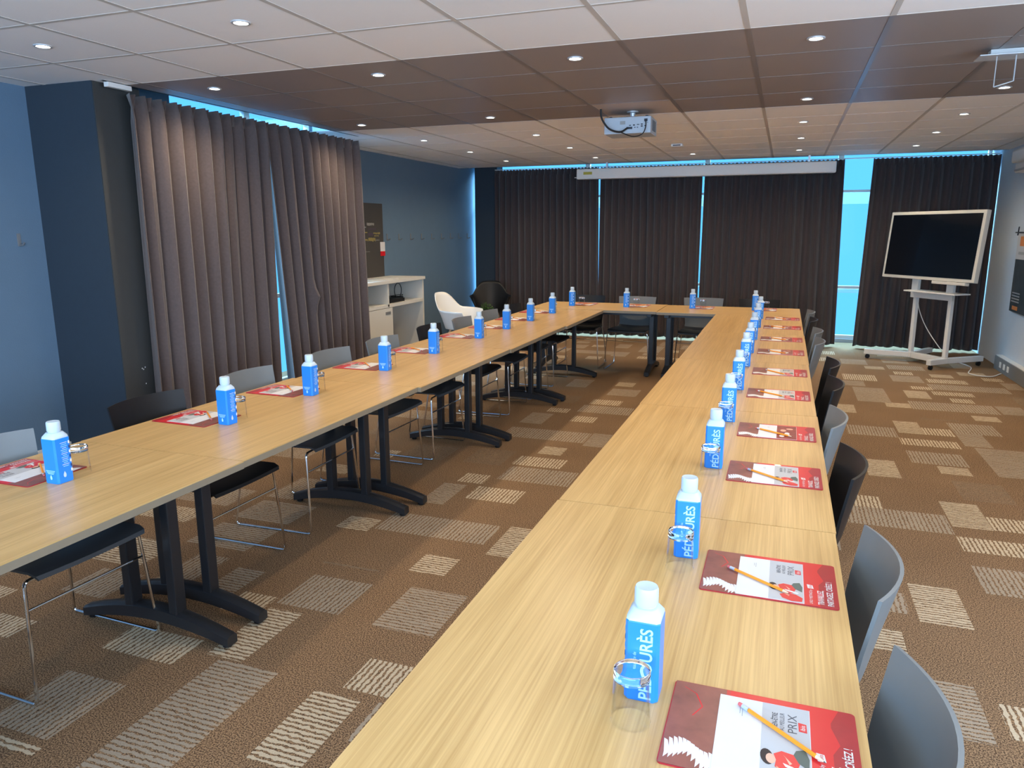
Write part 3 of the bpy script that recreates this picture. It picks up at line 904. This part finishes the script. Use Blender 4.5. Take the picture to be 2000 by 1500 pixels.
def setting(edge, ang, fc, bot, gl, desc, leaf='a', pen=None, tilt=0.0, glass=True):
    """edge: world xy of table edge at the seat; ang: rotation of the local frame; fc folder centre offset u; bot,gl: local (u,v)"""
    F = Matrix.Translation((edge[0], edge[1], TH)) @ Matrix.Rotation(ang, 4, 'Z')
    def pl(src, u, v, dz, rz, lab):
        p = F @ Vector((u, v, dz))
        return place(src, p, ang + rz, lab)
    if gl: pl(glass0, gl[0], gl[1], 0.0002, 0, 'clear upturned tumbler beside the carton, ' + desc)
    pl(bottle0, bot[0], bot[1], 0.0002, rnd.uniform(-.05, .05) + tilt, 'blue and white water carton, ' + desc)
    p0 = .016
    pl(folder0, fc, p0, 0.0002, tilt, 'red folder with white lettering, ' + desc)
    pl(leafA if leaf == 'a' else leafB, fc, p0, 0.0032, tilt + rnd.uniform(-.006, .006), ('white and grey leaflet on the folder, ' if leaf == 'a' else 'leaflet with dark red picture, ') + desc)
    if pen is None: pen = (fc - .03 + rnd.uniform(-.01, .01), .19 + rnd.uniform(-.015, .015), -2.27 + rnd.uniform(-.15, .15))
    pl(pencil0, pen[0], pen[1], 0.0046, pen[2], 'orange pencil on the leaflet, ' + desc)
R_f = [1.16, 1.776, 2.60, 3.187, 3.954, 4.605, 5.388, 6.043, 6.798, 7.484]
R_b = [1.223, 1.853, 2.633, 3.325, 4.035, 4.768, 5.311, 5.984, 6.766, 7.46]
for i in range(10):
    seat = nth[i] + ' place from the camera, right row'
    ex = .18
    gy = R_b[i] - (.088 if i < 2 else .085)
    pen = None
    if i == 0: pen = (.018, .137, -2.27 + .02)
    if i == 1: pen = (-.033, .192, -2.18)
    setting((ex, R_f[i]), PI / 2, 0.0, (R_b[i] - R_f[i], .372), (gy - R_f[i], .378), seat, 'b' if i in (3, 6, 7, 8, 9) else 'a', pen)
L_b = [1.734, 2.554, 3.173, 3.918, 4.587, 5.38, 5.977, 6.61, 7.30]
for i in range(9):
    seat = nth[i] + ' place from the camera, left row'
    ex = -2.62 + (0, 0, 0, .015, .02, .03, .04, .045, .05)[i]
    fy = L_b[i] + (.025, .03, .035, .06, .05, .05, .06, .06, .05)[i]
    setting((ex, fy), -PI / 2, 0.0, (fy - L_b[i], .362), (fy - L_b[i] - .088, .352), seat, 'a', None, rnd.uniform(-.03, .03))
for i, (bx, by) in enumerate([(-2.227, 8.13), (-1.613, 8.15), (-.909, 8.22), (-.266, 8.22)]):
    seat = nth[i] + ' place from the left, far table'
    fx = bx + .10
    setting((fx, 8.49), PI, 0.0, (fx - bx, 8.49 - by), (fx - bx - .11, 8.49 - by + .0), seat, 'b', None, 0)

# ------------------------------------------------------------------ downlights
def make_light():
    t = thing('downlight', '', 'ceiling light')
    r_ = MB(); r_.lathe([(.030, .004), (.032, -.004), (.040, -.005), (.043, -.003), (.043, .001)], 'aluminium', 28, cap=False); r_.build('ring', t)
    d = MB(); d.lathe([(.0, .0005), (.031, .0005)], 'lamp', 28, cap=False); d.build('lens', t)
    return t
dl0 = make_light(); index_kids(); dl0['group'] = 'recessed ceiling downlights'
cols = [(-3.53, 'leftmost'), (-2.33, 'second'), (-1.13, 'middle'), (.07, 'fourth'), (1.27, 'rightmost')]
rws = [(-.68, 'behind the camera'), (1.12, 'overhead'), (2.92, 'in the white tiles before the brown band'), (4.12, 'at the near edge of the brown band'), (5.92, 'at the far edge of the brown band'), (7.12, 'in the first row beyond the brown band'), (8.32, 'in the second row beyond the brown band'), (9.52, 'in the row nearest the far curtains')]
for (y, rn) in rws:
    for (x, cn) in cols:
        if y in (5.92, 7.12, 8.32) and x == -1.13: continue
        if y >= 2.9: place(dl0, (x, y, CEIL - .001), 0, 'round downlight %s, %s of its row' % (rn, cn))
        sp = bpy.data.lights.new('spot', 'SPOT')
        sp.energy = SPOT_W * (.22 if y < 2 else .7 if y < 3 else 1.1); sp.color = SPOT_COL; sp.spot_size = math.radians(158); sp.spot_blend = .9; sp.shadow_soft_size = .03
        so = bpy.data.objects.new('spot', sp); scn.collection.objects.link(so); so.location = (x, y, CEIL - .035)

# ------------------------------------------------------------------ projector
pt = thing('projector', 'white ceiling projector with black cables plugged into its back', 'projector', (0, 0, 0))
b = MB(); b.box(-1.385, -1.025, 5.92, 6.20, 2.262, 2.385, 'projector_white', .008); b.build('housing', pt)
b = MB()
for i in range(9): b.box(-1.0245, -1.0235, 5.99 + i * .018, 5.998 + i * .018, 2.285, 2.365, 'louver')
b.build('side_vent', pt)
b = MB()
for (x0, x1, z0, z1, mt) in ((-1.075, -1.05, 2.345, 2.365, 'dark_port'), (-1.055, -1.045, 2.335, 2.338, 'dark_port'), (-1.21, -1.165, 2.294, 2.310, 'dark_port'), (-1.19, -1.175, 2.318, 2.324, 'dark_port'), (-1.16, -1.145, 2.318, 2.326, 'dark_port'),
                             (-1.13, -1.122, 2.322, 2.328, 'dark_port'), (-1.12, -1.112, 2.322, 2.328, 'dark_port'), (-1.15, -1.14, 2.302, 2.307, 'dark_port'), (-1.13, -1.12, 2.302, 2.307, 'dark_port'), (-1.10, -1.085, 2.308, 2.316, 'dark_port'), (-1.10, -1.085, 2.322, 2.330, 'dark_port'), (-1.072, -1.062, 2.310, 2.318, 'dark_port'), (-1.26, -1.22, 2.33, 2.355, 'word_grey')):
    b.box(x0, x1, 5.917, 5.9205, z0, z1, mt)
b.build('port_panel', pt)
b = MB(); b.lathe([(.045, 0), (.045, -.006), (.02, -.012), (.018, -.035), (.024, -.04), (.03, -.056)], 'aluminium', 20, (-1.19, 6.05, CEIL)); b.build('ceiling_mount', pt)
for xx in (-1.35, -1.07):
    b = MB(); b.lathe([(.012, 0), (.014, .012), (.008, .016)], 'black_plastic', 14, (xx, 6.0, 2.384)); b.build('foot', pt)
def bez(pts, n=10):
    out = []
    P = [Vector(p) for p in pts]
    P = [P[0] * 2 - P[1]] + P + [P[-1] * 2 - P[-2]]
    for i in range(1, len(P) - 2):
        for k in range(n):
            t = k / n
            out.append(.5 * ((2 * P[i]) + (-P[i - 1] + P[i + 1]) * t + (2 * P[i - 1] - 5 * P[i] + 4 * P[i + 1] - P[i + 2]) * t * t + (-P[i - 1] + 3 * P[i] - 3 * P[i + 1] + P[i + 2]) * t ** 3))
    out.append(P[-2]); return out
b = MB(); b.tube(bez([(-1.395, 5.84, 2.445), (-1.385, 5.84, 2.37), (-1.33, 5.85, 2.295), (-1.25, 5.87, 2.270), (-1.20, 5.905, 2.300)]), .0075, 'cable_black')
b.tube(bez([(-1.25, 5.87, 2.270), (-1.15, 5.86, 2.232), (-1.08, 5.87, 2.248), (-1.06, 5.90, 2.30), (-1.062, 5.915, 2.35)]), .004, 'cable_black')
b.build('cable', pt)
s = thing('projection_screen', 'long white roller screen housing hanging above the far curtains', 'projection screen')
b = MB(); b.box(-2.76, .515, 10.20, 10.33, 2.222, 2.362, 'white_plastic', .018); b.build('housing', s)
b = MB(); b.box(-2.66, -2.54, 10.197, 10.2, 2.282, 2.318, 'yellow'); b.build('warning_sticker', s)
b = MB(); b.tube([(-2.76, 10.26, 2.25), (-2.80, 10.26, 2.25)], .006, 'aluminium'); b.build('end_pin', s)
for xx in (-2.35, .2):
    b = MB(); b.box(xx - .012, xx + .012, 10.25, 10.29, 2.36, CEIL, 'aluminium'); b.build('hanger', s)
s = thing('smoke_detector', 'small square white detector on the ceiling right of the projector', 'detector', (-1.165, 8.42, CEIL))
b = MB(); b.box(-.06, .06, -.06, .06, -.03, -.001, 'white_plastic', .008); b.build('case', s)
b = MB(); b.box(-.04, .04, -.063, -.0605, -.022, -.012, 'dark_port'); b.build('slot', s)
# emergency sign
s = thing('emergency_light', 'ceiling emergency light with a hanging clear panel at the right edge', 'emergency light', (1.0, 4.72, CEIL))
b = MB(); b.box(-.075, .075, -.035, .035, -.035, -.001, 'white_plastic', .004); b.build('case', s)
b = MB(); b.box(-.135, .11, -.11, .04, -.043, -.038, 'aluminium', .001); b.build('mounting_plate', s)
b = MB(); b.box(-.05, .035, -.063, -.058, -.19, -.043, 'window_glass')
b.tube([(-.05, -.06, -.19), (.035, -.06, -.165), (.035, -.06, -.043)], .0035, 'aluminium', 6); b.tube([(-.05, -.06, -.19), (-.05, -.06, -.043)], .0025, 'aluminium', 6)
b.build('clear_panel', s)
b = MB(); b.box(-.015, .005, -.068, -.058, -.1, -.05, 'lamp'); 

# ------------------------------------------------------------------ display on stand
tv = thing('presentation_display', 'large white-framed black display on a wheeled white stand by the right curtain', 'display')
a = math.radians(54)
d = Vector((math.cos(a), -math.sin(a), 0)); n = Vector((-math.sin(a), -math.cos(a), 0))
Lp = Vector((1.455, 9.80, 0)); Rp = Vector((1.765, 9.42, 0)); mid = (Lp + Rp) / 2
T = Matrix((d, -n, Vector((0, 0, 1)))).transposed().to_4x4(); T.translation = Vector((mid.x, mid.y, 0)) + n * .07
TS = T @ Matrix.Translation((-.015, 0, 0)) @ Matrix.Translation((0, 0, 1.355)) @ Matrix.Rotation(math.radians(-5), 4, 'X') @ Matrix.Translation((0, 0, -1.355))
W2 = .645; z0, z1 = .975, 1.735
b = MB(); b.box(-W2, W2, -.03, .03, z0, z1, 'tv_frame', .006, TS); b.build('frame', tv)
b = MB(); b.box(-W2 + .035, W2 - .035, -.033, -.0305, z0 + .035, z1 - .035, 'screen_black', 0, TS); b.build('screen', tv)
b = MB(); b.box(.12, .56, -.05, .01, z0 - .035, z0 - .003, 'tv_frame', .006, TS); b.build('speaker_bar', tv)
b = MB()
for p in (Lp, Rp):
    q = T.inverted() @ p
    b.box(q.x - .045, q.x + .045, .035, .065, .76, 1.5, 'white_plastic', .003, T)
q0 = (T.inverted() @ Lp).x; q1 = (T.inverted() @ Rp).x
b.box(q0 - .045, q1 + .045, .03, .06, .76, .82, 'white_plastic', .003, T)
b.build('bracket', tv)
for p in (Lp, Rp):
    q = T.inverted() @ p
    b = MB(); b.box(q.x - .022, q.x + .022, .055, .10, .10, 1.3, 'white_plastic', .004, T); b.build('upright', tv)
b = MB(); b.box(q0 - .02, q1 + .20, -.10, .12, .835, .85, 'white_plastic', .003, T); b.build('shelf', tv)
b = MB(); b.box(q0, q1, .05, .10, .05, .12, 'white_plastic', .004, T); b.build('crossbar', tv)
for (p, w_) in ((Lp, (.98, 9.90)), (Rp, (1.57, 9.22)), (Rp, (2.19, 9.74)), (Lp, (1.75, 10.25))):
    base = p - n * .005
    e = Vector((w_[0], w_[1], 0)); dd = (e - base); ln = dd.length; dd.normalize()
    Tl = Matrix((dd, Vector((-dd.y, dd.x, 0)), Vector((0, 0, 1)))).transposed().to_4x4(); Tl.translation = base
    b = MB(); b.box(-.03, ln, -.028, .028, .055, .115, 'white_plastic', .005, Tl); lg = b.build('leg', tv)
    b = MB(); b.tube([Tl @ Vector((ln - .04, -.012, .027)), Tl @ Vector((ln - .04, .012, .027))], .027, 'black_plastic', 16); b.build('wheel', lg)
b = MB(); b.tube(bez([(1.49, 9.86, .80), (1.52, 9.86, .62), (1.60, 9.80, .42), (1.72, 9.62, .22), (1.80, 9.52, .13)]), .005, 'white_plastic', 6); b.build('cord', tv)
b = MB(); b.tube(bez([(1.62, 9.99, .008), (1.80, 9.93, .008), (1.93, 9.98, .008), (2.05, 9.55, .008), (1.95, 9.1, .008), (2.12, 8.98, .008), (2.27, 9.20, .008)]), .006, 'white_plastic', 6)
tag(b.build('power_cord'), 'thin white cord trailing on the carpet beside the display stand', 'cord')

# ------------------------------------------------------------------ right wall things
b = MB(); b.box(2.29, XR, 4.0, 9.62, 0, .15, 'louver', .006)
b.box(2.30, XR - .001, 4.0, 9.60, .15, .158, 'white_plastic')
tb = thing('cable_trunking', 'grey trunking with sockets along the foot of the right wall', 'cable trunking')
o = b.build('duct', tb)
for yy in (9.05, 9.2, 9.35):
    b = MB(); b.box(2.284, 2.291, yy - .03, yy + .03, .05, .11, 'white_plastic', .002); b.build('socket', tb)
ac = thing('air_conditioner', 'white wall air conditioner high up at the right edge', 'air conditioner')
def acf(u, v): 
    pr = [(2.13, 2.325), (2.125, 2.30), (2.13, 2.20), (2.17, 2.125), (2.36, 2.10)]
    k = min(int(v * 4), 3); f_ = v * 4 - k
    x = pr[k][0] * (1 - f_) + pr[k + 1][0] * f_; z = pr[k][1] * (1 - f_) + pr[k + 1][1] * f_
    return (x, 8.45 + u * .83, z)
b = MB(); b.box(2.13, XR - .001, 8.45, 9.28, 2.20, 2.33, 'tv_frame', .02); b.box(2.17, XR - .001, 8.46, 9.27, 2.10, 2.205, 'tv_frame', .015); b.build('housing', ac)
b = MB(); b.box(2.155, 2.22, 8.50, 9.23, 2.115, 2.135, 'word_grey', .003); b.build('flap', ac)
ps = thing('wall_poster', 'dark poster with orange marks hanging from a rod at the right edge', 'poster')
b = MB(); b.box(2.335, 2.343, 8.50, 9.49, .665, 1.49, 'poster_dark'); b.build('sheet', ps)
b = MB(); b.box(2.333, 2.335, 8.50, 9.49, 1.22, 1.49, 'paper_grey')
b.box(2.3315, 2.333, 8.9, 9.38, 1.36, 1.46, 'orange'); b.box(2.3315, 2.333, 9.18, 9.38, .69, .73, 'orange')
for i in range(4): b.box(2.3315, 2.333, 9.16, 9.44, .77 + i * .03, .782 + i * .03, 'word_grey')
b.box(2.3315, 2.333, 8.9, 9.40, 1.27, 1.30, 'word_grey'); b.build('print', ps)
b = MB(); b.tube([(2.325, 8.45, 1.50), (2.325, 9.56, 1.50)], .007, 'black_metal'); b.tube([(2.325, 9.48, 1.47), (2.325, 9.46, 1.56)], .006, 'black_metal'); b.build('rod', ps)
lc = thing('low_cabinet', 'dark low cabinet cut off by the right edge of the photo', 'cabinet', (2.02, 6.1, 0))
b = MB(); b.box(-.26, .26, -.45, .17, .02, .40, 'black_plastic', .012); b.build('body', lc)
b = MB(); b.box(-.268, -.26, -.42, .14, .06, .36, 'black_metal', .002); b.build('door', lc)

# ------------------------------------------------------------------ left wall things
cb = thing('storage_cabinet', 'white open-fronted cabinet behind the left curtain, against the blue wall', 'cabinet')
X1, Y0, Y1 = -4.13, 6.72, 8.22
b = MB(); b.box(XL + .01, X1 + .02, Y0, Y1 + .01, .965, 1.0, 'tv_frame', .003); b.build('top_board', cb)
b = MB()
for yy in (Y0, Y1 - .035): b.box(XL + .01, X1, yy, yy + .035, 0, .965, 'tv_frame', .001)
b.box(XL + .01, X1, 7.33, 7.36, .71, .965, 'tv_frame')
b.box(XL + .01, X1, Y0 + .035, Y1 - .035, .70, .735, 'tv_frame')
b.box(XL + .01, XL + .02, Y0 + .035, Y1 - .035, .05, .965, 'white_paint')
b.box(XL + .01, X1 - .02, 7.41, 7.43, .05, .70, 'tv_frame'); b.box(XL + .01, X1 - .03, Y0 + .035, Y1 - .035, .03, .06, 'tv_frame')
b.build('carcass', cb)
b = MB(); b.box(X1 - .02, X1, Y0 + .04, 7.43, .04, .695, 'tv_frame', .002); dr_ = b.build('door', cb)
b = MB(); b.box(X1, X1 + .004, 7.27, 7.38, .625, .655, 'louver'); b.build('handle', dr_)
b = MB(); b.box(X1 - .30, X1 - .04, 7.40, 7.80, .737, .775, 'black_plastic', .006)
b.box(X1 - .25, X1 - .12, 7.84, 7.92, .737, .78, 'black_plastic', .006)
dv = thing('media_player', 'flat black box with a looped cable in the white cabinet', 'electronic device')
b.build('case', dv)
b = MB(); b.tube([(X1 - .16, 7.86 + .085 * math.cos(k * PI / 10), .85 + .085 * math.sin(k * PI / 10)) for k in range(20)], .005, 'cable_black', 6, closed=True)
b.tube(bez([(X1 - .16, 7.86, .765), (X1 - .12, 7.9, .80), (X1 - .14, 7.62, .80), (X1 - .12, 7.5, .78)]), .004, 'cable_black', 6); b.build('looped_cable', dv)
b = MB(); b.box(X1 - .20, X1 - .03, 6.80, 6.86, .737, .90, 'black_plastic', .004); tag(b.build('binder'), 'black upright box in the left niche of the white cabinet', 'binder')
b = MB(); b.box(X1 - .33, X1 - .08, 7.05, 7.75, 1.001, 1.012, 'tv_frame', .002); tag(b.build('paper_tray'), 'flat cream tray lying on top of the white cabinet', 'tray')
XLo = XL; XL += .002
bd = thing('message_board', 'dark taupe board with a word cloud on the blue wall above the cabinet', 'board')
b = MB(); b.box(XL, XL + .02, 6.98, 8.07, 1.00, 1.858, 'poster_taupe', .002); b.build('panel', bd)
b = MB()
rn = random.Random(9)
for (y0, y1, z0, z1, mt) in ((7.70, 7.86, 1.60, 1.635, 'word_grey'), (7.62, 7.68, 1.575, 1.59, 'word_grey'), (7.72, 7.90, 1.555, 1.57, 'purple'), (7.60, 7.70, 1.515, 1.53, 'word_yellow'), (7.72, 7.82, 1.48, 1.52, 'purple'), (7.84, 7.99, 1.50, 1.525, 'word_yellow'), (7.86, 7.96, 1.475, 1.49, 'word_yellow'),
                            (7.60, 7.70, 1.425, 1.45, 'word_yellow'), (7.72, 7.88, 1.415, 1.465, 'word_yellow'), (7.88, 7.98, 1.43, 1.437, 'word_grey'), (7.62, 7.74, 1.30, 1.306, 'word_grey')):
    y = y0
    while y < y1:
        wd = rn.uniform(.008, .016)
        b.box(XL + .0202, XL + .021, y, min(y + wd, y1), z0 + rn.uniform(0, .3) * (z1 - z0), z1 - rn.uniform(0, .15) * (z1 - z0), mt)
        y += wd + .006
b.build('word_cloud', bd)
cd = thing('wall_card', 'small white and red card on the corner of the taupe board', 'card')
b = MB(); b.box(XL + .0215, XL + .024, 7.985, 8.095, 1.30, 1.41, 'paper'); b.build('white_part', cd)
b = MB(); b.box(XL + .0215, XL + .0245, 7.985, 8.095, 1.245, 1.30, 'cover_red'); b.build('red_part', cd)
XL = XLo
hk0 = thing('coat_hook', '', 'coat hook')
b = MB(); b.box(0, .006, -.012, .012, -.035, .045, 'louver', .002); b.build('plate', hk0)
b = MB(); b.tube([(.006, 0, -.028), (.035, 0, -.026), (.048, 0, -.012)], .006, 'louver', 8); b.build('peg', hk0)
hk0['group'] = 'coat hooks on the blue wall'; index_kids()
place(hk0, (XL, 3.465, 1.482), 0, 'single grey coat hook on the pale blue wall at the left edge of the photo')
for i, y in enumerate((8.195, 8.495, 8.813, 9.123, 9.434, 9.747, 10.06, 10.353, 10.68)):
    place(hk0, (XL, y, 1.46), 0, 'small dark coat hook, %s to the right of the taupe board' % nth[i])

# ------------------------------------------------------------------ armchairs, plant
def armchair(mt, loc, rz, label):
    t = thing('shell_armchair', label, 'armchair', loc, rz)
    # front faces +y ; shell as polar sheet around the seat
    def rim(an):   # an: 0 at front, PI at back ; returns height of the rim
        c = (1 - math.cos(an)) / 2
        if c < .12: return .43
        if c < .22: return .43 + (c - .12) / .10 * .20
        if c < .72: return .63 + (c - .22) * .03
        f = (c - .72) / .28; return .645 + .185 * (f * f * (3 - 2 * f))
    def fn(u, v):
        an = 2 * PI * u
        rx = .19 + .10 * v ** 1.4; ry = .19 + .075 * v ** 1.4
        x = math.sin(an) * rx; y = math.cos(an) * ry
        h = rim(an if an <= PI else 2 * PI - an)
        z = .42 + (h - .42) * v ** 1.25
        if an > PI / 2 and an < 3 * PI / 2: y -= .05 * v * max(0, -math.cos(an))
        return (x, y, z)
    s = MB(); s.grid(fn, 56, 12, mt)
    o = s.build('shell', t); md = o.modifiers.new('thick', 'SOLIDIFY'); md.thickness = .008
    b_ = MB(); b_.lathe([(.0, .405), (.10, .408), (.192, .421)], mt, 28, cap=False); b_.build('seat', t)
    for sx in (-1, 1):
        for sy in (-1, 1):
            l_ = MB(); l_.tube([(sx * .10, sy * .10, .405), (sx * .21, sy * .21, .0)], [.013, .009], 'pencil_wood', 10); l_.build('leg', t)
    return t
armchair('white_plastic', (-3.52, 7.98, 0), -PI / 2 - .1, 'white plastic shell armchair seen side-on beyond the white cabinet')
armchair('black_plastic', (-3.90, 9.85, 0), PI + .377, 'black plastic shell armchair in the far left corner')
st = thing('side_table', 'low dark side table with small cards behind the left row', 'side table', (-3.60, 9.0, 0))
b = MB(); b.lathe([(.20, .40), (.21, .405), (.21, .42)], 'black_plastic', 28); b.build('top', st)
b = MB(); b.tube([(0, 0, 0.01), (0, 0, .40)], .018, 'black_metal'); b.lathe([(.14, 0), (.14, .01), (.03, .02)], 'black_metal', 24); b.build('pedestal', st)
b = MB()
T2 = Matrix.Translation((-3.60, 8.90, .421)) @ Matrix.Rotation(.3, 4, 'Z')
b.box(-.05, .05, -.03, .03, 0, .03, 'paper', 0, T2); b.box(-.048, -.01, -.031, -.0301, .004, .026, 'dark_port', 0, T2)
tag(b.build('card_box'), 'small white box on the dark side table behind the left row', 'box')
pl = thing('potted_plant', 'small bright green plant in a pot on the side table', 'plant', (-3.66, 9.08, .42))
b = MB(); b.lathe([(.045, 0), (.06, .09), (.062, .095)], 'black_plastic', 20); b.build('pot', pl)
b = MB(); rn = random.Random(4)
for i in range(260):
    an = rn.uniform(0, 2 * PI); r_ = rn.uniform(0, .11); h = .10 + rn.uniform(0, .085) * (1 - (r_ / .13) ** 2)
    c = Vector((r_ * math.cos(an), r_ * .8 * math.sin(an), h)); dx = Vector((rn.uniform(-1, 1), rn.uniform(-1, 1), rn.uniform(-.2, 1))).normalized() * .022
    sd = dx.cross(Vector((0, 0, 1))).normalized() * .006
    b.add([c, c + dx * .5 + sd, c + dx, c + dx * .5 - sd], [(0, 1, 2, 3)], 'plant')
lf = b.build('foliage', pl); lf['kind'] = 'stuff'
